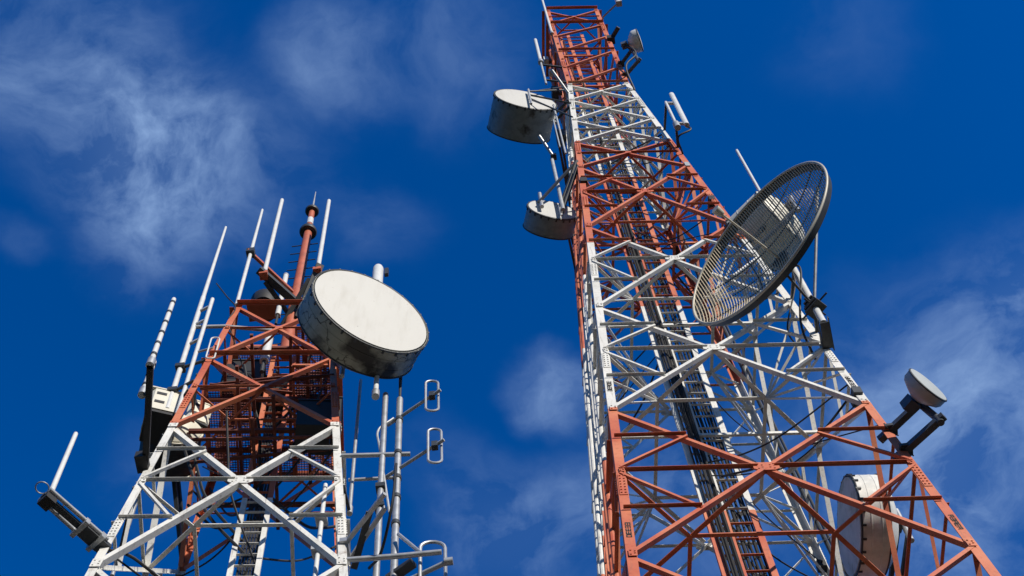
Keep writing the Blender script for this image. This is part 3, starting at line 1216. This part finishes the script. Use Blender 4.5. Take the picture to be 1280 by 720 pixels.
s1 = small_dish('small grey dish antenna on a dark bracket at the right leg beside the red section', 1160.7, 480.5, 24.4, -46, .74, .50, 53.2, RADOME_GREY, RADOME_GREY, 'small dishes on the right leg', arms=((537, 1149, 504), (562, 1174, 525)))
s2 = small_dish('small white dish antenna near the top right of the tall tower', 800, 50, 27.0, -12, .74, .62, 106, RADOME, WHITE, 'small dishes on the right leg', arms=((80, 790, 62), (94, 798, 76)), aw=.10)
A = s2.hub
s2.part('cable', MB().tube(curve([A, A + Vector((.25, -.05, -.5)), A + Vector((.3, 0, -1.3)), A + Vector((-.1, .1, -2.2)), TR.corner(1, 101.5)], 8), .03, 8), BLACK)

# --- pair of panel antennas right of the white band
zz = H(93)
for i, (px, y0, y1, Y, r, lab) in enumerate(((858, 157, 119, 26.4, .085, 'white panel antenna standing outermost right of the white band'),)):
    P = at(px, y0, Y)
    t = Thing('panel_antenna', lab, 'antenna', P)
    top = Vector((P.x, P.y, zat(P, y1)))
    ex = horiz(-40)
    ey = horiz(50)
    pf = [(math.cos(a) * r * (1 if math.cos(a) > 0 else .5), math.sin(a) * r) for a in [2 * math.pi * j / 14 for j in range(14)]]
    t.part('radome', MB().prof(P, top, pf, ex, ey), WHITE)
    pole = atz(846, 157, P.z)
    t.part('mount_pipe', MB().tube([pole, Vector((pole.x, pole.y, zat(pole, 128)))], .04, 10), WHITE)
    t.part('pipe_foot', MB().tube([pole - Vector((0, 0, .2)), pole + Vector((0, 0, .2))], .085, 10), GREYP)
    for q in (.06, .72):
        c = P.lerp(top, q)
        d = pole.copy()
        d.z = c.z
        t.part('tilt_bracket', MB().bar(c, d, .07, .08), GREYP)
        t.part('mount_arm', MB().bar(d, TR.corner(1, (c.z - EYE) / S), .06, .07), DARK)
    t.part('cable', MB().tube(curve([P, P + Vector((.05, 0, -.4)), P + Vector((-.3, .1, -.6)), TR.corner(1, (P.z - EYE) / S - 1)], 8), .025, 7), BLACK)

# --- whips and arms at the top of the tall tower
P = at(690, 42, 27.9)
t = whip('whip_antenna', 'white whip antenna at the top left corner of the tall tower', P, zat(P, -8), .045, tip=.9)
t.part('bracket', MB().bar(P, TR.corner(0, (P.z - EYE) / S), .05, .06), DARK)
P = at(676, 78, 27.6)
t = whip('whip_antenna', 'short white whip antenna above the large left drum of the tall tower', P, zat(P, 50), .06, tip=.95)
Q = Vector((P.x, P.y, zat(P, 105)))
t.part('mount_pipe', MB().tube([Q, P], .035, 8), GREYP)
for z_ in (P.z - .3, Q.z + .5):
    c = Vector((P.x, P.y, z_))
    t.part('bracket', MB().bar(c, TR.corner(0, (z_ - EYE) / S), .05, .06), DARK)
zt = TR.corner(1, 121).z
A, B = atz(754, 21, zt), atz(773, 3, zt)
t = Thing('camera_arm', 'thin arm with a small white fitting at the top right of the tall tower', 'arm', TR.corner(1, 121))
t.part('arm', MB().tube([TR.corner(1, 121), A, B], .035, 8), GREYP)
t.part('fitting', MB().tube([B - Vector((0, 0, .15)), B + Vector((0, 0, .4))], .09, 10), WHITE)
t.part('fitting_base', MB().box(B - Vector((0, 0, .2)), Vector((.1, 0, 0)), Vector((0, .1, 0)), Vector((0, 0, .05))), GREYP)
zt = TR.corner(1, 115).z
A, B = TR.corner(1, 115), atz(773, 34, zt)
t = Thing('stub_arm', 'short dark stub arm below the top right corner of the tall tower', 'arm', A)
t.part('arm', MB().bar(A, B, .13, .13), DARK)
t.part('arm_clamp', MB().box(A, Vector((.12, 0, 0)), Vector((0, .12, 0)), Vector((0, 0, .18))), BLACK)
# boxes and cable ends crowding the left side of the top section
for i, (u, a, sz, mt, lab) in enumerate(((117, .0, .20, WHITE, 'small white radio unit on the left side near the tall tower top'), (112, .25, .16, WHITE, 'small white radio unit below the first on the dark left side of the tall tower'),
                               (108, .1, .26, DARK, 'dark radio box on the left side of the red top section'), (100, -.2, .3, DARK, 'dark radio box beside the large left drum'))):
    P = TR.face(3, a, u, -.22)
    t = Thing('radio_unit', lab, 'radio unit', P, 'radio units on the tall tower')
    nn = TR.nrm(3)
    tt = Vector((0, 0, 1)).cross(nn)
    t.part('housing', MB().box(P, nn * sz * .4, tt * sz * .6, Vector((0, 0, sz))), mt)
    t.part('bracket', MB().box(P - nn * (sz * .4 + .06), nn * .06, tt * .05, Vector((0, 0, sz * .6))), DARK)

# ------------------------------------------------------------------ short tower antennas
GW = 'whip antennas on the short tower'
# A: whip on a double arm at far left
u = TL.leg_u(0, 681)
z = H(u)
foot = TL.corner(0, u)
B = atz(61, 622, z)
t = whip('whip_antenna', 'pale whip antenna on a double arm at the far left, outermost on the short tower', B, zat(B, 542), .042, GW, tip=.8)
d = (B - foot).normalized()
sd_ = Vector((0, 0, 1)).cross(d)
for q in (-.12, .12):
    t.part('arm', MB().tube([foot + sd_ * q, B + sd_ * q * .9 + d * .08], .036, 10), GALV)
t.part('arm_channel', MB().bar(foot + sd_ * .02 - Vector((0, 0, .05)), B + d * .1 - Vector((0, 0, .05)), .10, .05), DARK)
for q in (.10, .40):
    c = foot.lerp(B, q)
    t.part('arm_clamp', MB().box(c - Vector((0, 0, .05)), d * .035, sd_ * .17, Vector((0, 0, .06))), GALV)
t.part('arm_sleeve', MB().bar(foot - d * .1 - Vector((0, 0, .04)), foot.lerp(B, .42) - Vector((0, 0, .04)), .21, .08), DARK)
t.part('base_block', MB().box(B - Vector((0, 0, .12)), d * .09, sd_ * .10, Vector((0, 0, .06))), BLACK)
for q in (-1, 1):
    t.part('base_loop', MB().torus(B + sd_ * .02 * q + d * .16 * q + Vector((0, 0, .05)), Vector((0, 0, 1)), .095, .011, 20, 6), GALV)
c0 = foot + Vector((.1, 0, -.1))
t.part('cable', MB().tube(curve([foot - d * .1, foot + Vector((.5, .3, -.1)), foot + Vector((1.1, 1.2, -.3)), TL.pt(.2, .4, z - 2)], 8), .025, 7), BLACK)

# B: banded whip on a long black boom
u = TL.leg_u(0, 584)
z = H(u)
foot = TL.corner(0, u)
B = atz(188, 455, z)
t = whip('whip_antenna', 'banded white whip antenna at the end of a long black boom', B, zat(B, 374), .045, GW, segs=6, tip=.85)
t.part('boom', MB().bar(foot, B, .10, .12), BLACK)
t.part('boom_foot', MB().box(foot + Vector((-.03, -.1, 0)), Vector((.09, 0, 0)), Vector((0, .15, 0)), Vector((0, 0, .10))), BLACK)
Q = atz(178, 492, z + .1)
t2 = whip('whip_antenna', 'stubby banded whip antenna beside the long black boom', Q, zat(Q, 452), .045, GW, segs=3, tip=1.0)
t2.part('bracket', MB().bar(Q, atz(184, 492, z), .05, .05), DARK)

# C: tall pole pair left of the red section
u = TL.leg_u(0, 408)
z = H(u)
foot = TL.corner(0, u)
B = atz(242, 409, z)
lo = Vector((B.x, B.y, zat(B, 512)))
t = Thing('whip_antenna', 'tall thick tapering white whip antenna left of the red section on a side bar', 'antenna', lo, GW)
zt_ = zat(B, 284)
zm = zat(B, 372)
t.part('mast', MB().tube([lo, Vector((B.x, B.y, zm))], .052, 12), WHITE)
t.part('radiator', MB().tube([Vector((B.x, B.y, zm)), Vector((B.x, B.y, zt_))], .046, 12, r2=.028), WHITE)
t.part('side_bar', MB().tube([B, foot, TL.pt(0, -TL.w(u) * .9, z)], .04, 10), GREYP)
for q in (460, 490):
    zz = zat(B, q)
    c = Vector((B.x, B.y, zz))
    t.part('clamp', MB().box(c, Vector((.085, 0, 0)), Vector((0, .085, 0)), Vector((0, 0, .06))), DARK)
    t.part('clamp_arm', MB().bar(c, TL.corner(0, (zz - EYE) / S), .05, .05), DARK)
Bc = atz(257, 402, z)
lo2 = Vector((Bc.x, Bc.y, zat(Bc, 518)))
hi2 = Vector((Bc.x, Bc.y, zat(Bc, 374)))
t = Thing('whip_antenna', 'shorter pole with a hanging hairpin loop beside the tall tapering whip', 'antenna', lo2, GW)
t.part('mast', MB().tube([lo2, hi2], .042, 10), WHITE)
for q in (.93, .80, .62):
    c = lo2.lerp(hi2, q)
    c2 = Vector((B.x, B.y, c.z))
    t.part('cross_clamp', MB().bar(c, c2, .05, .06), GREYP)
c = lo2.lerp(hi2, .50)
C2 = c + Vector((.33, -.05, 0))
t.part('loop_arm', MB().tube([c, C2], .025, 8), GALV)
folded_dipole(t, C2, horiz(10), .85, .16, .016, WHITE)
t.part('cable', MB().tube(curve([hi2 + Vector((-.02, 0, .9)), hi2 + Vector((.25, .1, .3)), hi2 + Vector((.45, .2, -.1)), TL.corner(0, 66)], 8), .014, 6), BLACK)

# D: whip at the top front left corner, cross bar to the mast
ztop = TL.corner(0, 67.6)
B = ztop + Vector((.02, -.02, 0))
zj = zat(B, 316)
J = Vector((B.x, B.y, zj))
mast_base = TL.pt(0, 0, H(67.2))
t = whip('whip_antenna', 'thin white whip on the top left leg tied by a red bar to the mast', J, zat(B, 262), .042, GW, tip=.55)
t.part('lower_pole', MB().tube([B, J], .042, 10), WHITE)
mb_ = Vector((mast_base.x, mast_base.y, 0))
mb_.z = zj
t.part('tie_bar', MB().bar(J - (mb_ - J).normalized() * .1, mb_ + (mb_ - J) * .12, .07, .09), REDM)
t.part('bar_end', MB().box(J, Vector((.09, 0, 0)), Vector((0, .09, 0)), Vector((0, 0, .1))), DARK)

# F: red mast
t = Thing('antenna_mast', 'red flanged mast with a thin rod on top of the short tower', 'mast', mast_base)
mpt = Vector((mast_base.x, mast_base.y, 0))
zz1, zz2, zz3 = zat(mpt, 290), zat(mpt, 264), zat(mpt, 240)
V_ = lambda zz: Vector((mpt.x, mpt.y, zz))
t.part('pole', MB().tube([mast_base, V_(zz1)], .135, 16, r2=.10), REDM)
t.part('lower_flange', MB().lathe(V_(zz1), Vector((0, 0, 1)), [(0, -.07), (.20, -.07), (.22, 0), (.20, .09), (0, .09)], 24), DARK)
t.part('upper_tube', MB().tube([V_(zz1), V_(zz2)], .075, 12), REDM)
t.part('band', MB().tube([V_(zz1 + (zz2 - zz1) * .35), V_(zz1 + (zz2 - zz1) * .6)], .082, 12), WHITE)
t.part('upper_flange', MB().lathe(V_(zz2), Vector((0, 0, 1)), [(0, -.06), (.16, -.06), (.18, 0), (.16, .07), (0, .07)], 24), DARK)
t.part('top_rod', MB().tube([V_(zz2), V_(zz3)], .035, 8, r2=.012), GALV)
for i in range(12):
    zz = mast_base.z + .6 + i * .55
    if zz < zz1 - .3:
        t.part('step_peg', MB().tube([V_(zz) - Vector((.34, 0, 0)), V_(zz) + Vector((.30, 0, 0))], .013, 6), DARK)

# E, G: whips on dark raking arms
for i, (px, y0, y1, bx, by, lab) in enumerate(((330, 343, 250, 372, 380, 'thick white whip on a dark raking arm left of the red mast'),
                                               (397, 338, 251, 378, 384, 'thick white whip antenna on a dark raking arm right of the red mast'))):
    P = at(px, y0, (26.3, 26.6)[i])
    t = whip('whip_antenna', lab, P, zat(P, y1), .052, GW, tip=.9)
    foot = at(bx, by, 27.6)
    dd = (P - foot).normalized()
    t.part('raking_arm', MB().bar(foot - dd * .3, P + dd * .15, .17, .12), DARK)
    t.part('raking_arm', MB().bar(foot + Vector((-.35, .1, .0)) - dd * .3, P - dd * .2 + Vector((-.12, 0, -.05)), .09, .08), DARK)
    t.part('arm_clamp', MB().box(P - Vector((0, 0, .05)), Vector((.09, 0, 0)), Vector((0, .09, 0)), Vector((0, 0, .07))), REDM)
# gear on the roof platform
P = at(331, 382, 27.8)
t = Thing('obstruction_lamp', 'round black drum shaped fitting on the top edge of the short tower', 'lamp', P)
t.part('housing', MB().lathe(P, Vector((0, 0, 1)), [(0, -.25), (.30, -.25), (.33, -.1), (.33, .18), (.26, .30), (0, .33)], 24), BLACK)
t.part('foot_plate', MB().box(P - Vector((0, 0, .31)), Vector((.34, 0, 0)), Vector((0, .2, 0)), Vector((0, 0, .05))), REDM)
for i, (px, y0, y1, Y, r, lab) in enumerate(((330, 452, 424, 27.0, .09, 'short white canister inside the red section near its left'), (347, 394, 345, 27.6, .06, 'slim white canister standing up between the raking arm and the mast'))):
    P = at(px, y0, Y)
    t = Thing('canister_antenna', lab, 'antenna', P, 'white canisters on the short tower')
    tp = Vector((P.x, P.y, zat(P, y1)))
    t.part('canister', MB().tube([P, tp], r, 12), WHITE)
    t.part('cap', MB().tube([tp, tp + Vector((0, 0, .05))], r * 1.1, 12), GREYP)
    t.part('stem', MB().tube([P - Vector((0, 0, .5)), P], r * .5, 8), DARK)
for i, (x, y, u, sx, sy, sz, lab) in enumerate(((-.75, .1, 64.5, .38, .3, .55, 'black equipment box at the left inside the red section'), (-.2, .55, 65.2, .3, .3, .4, 'black equipment box at the rear of the red section'),
                                        (1.05, -.2, 59.5, .26, .3, .6, 'black equipment box at the right behind the big white drum'), (.9, -.7, 57.5, .3, .25, .5, 'black equipment box lowest at the right leg of the red section'),
                                        )):
    P = TL.pt(x, y, H(u))
    t = Thing('equipment_box', lab, 'equipment box', P, 'equipment boxes in the short tower')
    t.part('housing', MB().box(P, Vector((sx, .05, 0)), Vector((-.05, sy, 0)), Vector((0, 0, sz))), BLACK)
    t.part('lid', MB().box(P + Vector((0, 0, sz + .02)), Vector((sx * 1.08, .05, 0)), Vector((-.05, sy * 1.08, 0)), Vector((0, 0, .018))), DARK)
    t.part('hanger', MB().bar(P + Vector((0, 0, sz)), P + Vector((0, .2, sz + .5)), .06, .06), DARK)

# can behind the big drum
P = at(470, 375, 25.0)
t = Thing('canister_antenna', 'rounded white canister peeping out above the big white drum', 'antenna', P, 'white canisters on the short tower')
tp = Vector((P.x, P.y, zat(P, 334)))
dz = tp.z - P.z
t.part('canister', MB().lathe(P, Vector((0, 0, 1)), [(0, 0), (.11, 0), (.11, dz * .93), (.09, dz * .98), (.05, dz), (0, dz)], 24), WHITE)
t.part('fitting', MB().box(P + Vector((.17, .03, dz * .85)), Vector((.04, 0, 0)), Vector((0, .04, 0)), Vector((0, 0, .16))), DARK)
t.part('bracket', MB().bar(P + Vector((0, 0, .1)), TL.corner(1, (P.z - EYE) / S) if P.z < H(67.5) else TL.corner(1, 67.4), .07, .08), DARK)

# cream drum behind the front left leg
t = drum('drum_antenna', 'cream drum antenna with black shroud behind the left leg of the short tower', 216, 536, 26.6, -72, 1.08, 1.5, TL.corner(2, 55.5), CREAM, BLACK, bulge=.5, rim=CREAM, cone=False)
for i, (px, py, Y, sx, sy, sz, az_, lab) in enumerate(((203, 521, 26.0, .30, .34, .40, -68, 'cream slotted equipment cabinet left of the left leg of the short tower'),
                                                  (243, 531, 27.2, .22, .30, .36, -60, 'cream equipment cabinet right of the left leg of the short tower'))):
    P = at(px, py, Y)
    c_ = Thing('equipment_cabinet', lab, 'equipment cabinet', P, 'cream cabinets on the short tower')
    n_ = horiz(az_)
    e_ = Vector((0, 0, 1)).cross(n_)
    up = Vector((0, 0, 1))
    ch = .07
    pf = [(-sx, -sy), (sx, -sy), (sx, sy - ch), (sx - ch, sy), (-sx + ch, sy), (-sx, sy - ch)]
    c_.part('housing', MB().prof(P - up * sz, P + up * sz, pf, e_, n_), CREAM)
    c_.part('base_tray', MB().box(P - up * (sz + .05), e_ * sx * .94, n_ * sy * .94, up * .045), BLACK)
    c_.part('lid', MB().box(P + up * (sz + .02), e_ * sx * 1.04, n_ * sy * 1.04, up * .018), CREAM)
    for q in (.22, -.12):
        c_.part('vent_slot', MB().box(P + n_ * (sy + .003) - e_ * sx * .35 + up * q, e_ * .09, n_ * .006, up * .045), BLACK)
    c_.part('hanger', MB().bar(P - n_ * sy, TL.corner(0, (P.z - EYE) / S) if i == 0 else TL.corner(0, (P.z - EYE) / S), .06, .06), DARK)
for q in ():
    up = Vector((0, 0, 1))
    sd_ = t.n.cross(up)
    c = t.C + t.n * t.r * (.40 + .14 * q) - sd_ * t.r * -.5 + up * t.r * (-.1 - q)
    t.part('vent_slot', MB().box(c, sd_ * .09, up * .05, t.n * .05), BLACK)

# right hand side: poles with folded dipoles
zarm = H(TL.leg_u(1, 570))
footR = TL.corner(1, TL.leg_u(1, 570))
P1 = atz(478, 570, zarm)
P2 = atz(497.5, 568, zarm)
GP = 'dipole poles right of the short tower'
b1 = Vector((P1.x, P1.y, zat(P1, 760)))
t = Thing('antenna_pole', 'plain pale pole nearer the short tower on the right side', 'pole', b1, GP)
t.part('pole', MB().tube([b1, Vector((P1.x, P1.y, zat(P1, 493)))], .05, 12), GALV)
for q in (610, 634):
    c = Vector((P1.x, P1.y, zat(P1, q)))
    t.part('clamp', MB().box(c, Vector((.075, 0, 0)), Vector((0, .075, 0)), Vector((0, 0, .06))), DARK)
zb = H(TL.leg_u(1, 678))
fb = TL.corner(1, TL.leg_u(1, 678))
E1, E2 = atz(481, 617, zb), atz(482, 634, zb)
for q, E in ((.0, E1), (.30, E2)):
    t.part('channel_arm', MB().bar(fb + Vector((0, q, 0)), E, .06, .07), GALV)
t.part('arm_plate', MB().box(fb + Vector((-.03, .12, 0)), Vector((.06, 0, 0)), Vector((0, .18, 0)), Vector((0, 0, .05))), GALV)
E3 = atz(462, 640, zb)
t.part('channel_gusset', MB().bar(fb + Vector((.05, .42, -.05)), E3, .10, .03), DARK)
t.part('cable', MB().tube(curve([fb + Vector((.3, .3, -.3)), fb.lerp(E1, .5) + Vector((.2, .3, -.5)), E1 + Vector((.1, .1, -.1)), E1 + Vector((.15, 0, .9))], 8), .022, 7), BLACK)

b2 = Vector((P2.x, P2.y, zat(P2, 760)))
top2 = Vector((P2.x, P2.y, zat(P2, 499)))
t = Thing('antenna_pole', 'pole carrying two oval folded dipole loops right of the short tower', 'pole', b2, GP)
t.part('pole', MB().tube([b2, top2], .056, 12), GALV)
t.part('tip', MB().tube([top2, top2 + Vector((0, 0, 1.0))], .022, 8, r2=.035), DARK)
for (px, py, jx, jy) in ((540, 494.5, 497, 522), (543.5, 557, 497, 587)):
    zj = zat(P2, jy)
    J = Vector((P2.x, P2.y, zj))
    Cc = atz(px, py, zj)
    t.part('dipole_boom', MB().tube([J - (Cc - J).normalized() * .25, Cc + (Cc - J).normalized() * .18], .030, 10), GREYP)
    folded_dipole(t, Cc, horiz(8), 1.0, .215, .022, GALV)
    t.part('dipole_joint', MB().box(Cc, Vector((.05, 0, 0)), Vector((0, .05, 0)), Vector((0, 0, .08))), DARK)
for q in (525, 567, 598, 622, 655):
    c = Vector((P2.x, P2.y, zat(P2, q)))
    t.part('pole_band', MB().tube([c - Vector((0, 0, .05)), c + Vector((0, 0, .05))], .070, 12), DARK)
t.part('cross_arm', MB().tube([footR, P2 + (P2 - footR).normalized() * .2], .04, 10), GALV)
f2 = footR + Vector((.05, .45, .0))
t.part('cross_arm', MB().tube([f2, P1 + Vector((.15, .42, 0))], .03, 10), GALV)
t.part('feed_cable', MB().tube(curve([Vector((P2.x, P2.y, zat(P2, 522))) + Vector((-.1, 0, 0)), Vector((P2.x - .35, P2.y, zat(P2, 535))), Vector((P2.x - .3, P2.y, zat(P2, 560))), Vector((P2.x - .1, P2.y, zat(P2, 640)))], 8), .02, 7), GREYP)

# lower right cross pole with the hoop dipole
zc = H(TL.leg_u(1, 700))
fc = TL.corner(1, TL.leg_u(1, 700))
E = atz(552, 690, zc)
t = Thing('dipole_frame', 'cross pole with a tall hoop dipole at the bottom right of the short tower', 'antenna', fc)
t.part('cross_pole', MB().tube([fc, atz(500, 695, zc), E], .042, 10), GALV)
J = atz(490, 735, zc - .3)
E2 = atz(560, 702, zc - .3)
t.part('boom', MB().tube([J, E2], .038, 10), GREYP)
t.part('stay', MB().tube([atz(498, 668, zc + .9), atz(527, 692, zc)], .03, 8), GALV)
Hc = atz(541, 716, zc - .3)
folded_dipole(t, Hc, horiz(8), 1.4, .36, .028, GALV)
t.part('boom_joint', MB().tube([E2 - Vector((.05, 0, 0)), E2 + Vector((.07, 0, 0))], .06, 10), GALV)
t.part('channel', MB().bar(atz(485, 725, zc), atz(517, 703, zc), .14, .09), DARK)

# thin whip below the drum and a stub
P = at(437, 640, 26.2)
t = whip('whip_antenna', 'thin grey whip antenna close to the right leg below the big drum', P, zat(P, 475), .032, GW, GALV, tip=.8)
t.part('bracket', MB().bar(P, TL.corner(1, (P.z - EYE) / S), .05, .05), DARK)
P = at(469.5, 494, 25.0)
t = whip('whip_antenna', 'short white stub hanging under the big white drum', P, zat(P, 455), .045, GW, WHITE, tip=1.0)
t.part('bracket', MB().bar(Vector((P.x, P.y, zat(P, 462))), TL.corner(1, 60.5), .05, .05), DARK)
# pale pipe hung inside the right of the short tower
P = at(391, 745, 25.5)
t = Thing('vertical_pipe', 'pale pipe inside the front face of the short tower near its right leg', 'pipe', P)
t.part('pipe', MB().tube([P, Vector((P.x, P.y, zat(P, 606)))], .036, 10), WHITE)
for q in (650, 690):
    c = Vector((P.x, P.y, zat(P, q)))
    t.part('clamp', MB().box(c, Vector((.09, 0, 0)), Vector((0, .09, 0)), Vector((0, 0, .05))), GREYP)
# left side pipe below the boom
P = at(140, 720, 26.6)
t = Thing('vertical_pipe', 'thin pale pipe just outside the left leg of the short tower', 'pipe', P)
t.part('pipe', MB().tube([P, Vector((P.x, P.y, zat(P, 575)))], .036, 10), GALV)
for q in (690, 610):
    c = Vector((P.x, P.y, zat(P, q)))
    t.part('clamp', MB().bar(c, TL.corner(0, (c.z - EYE) / S), .05, .05), DARK)
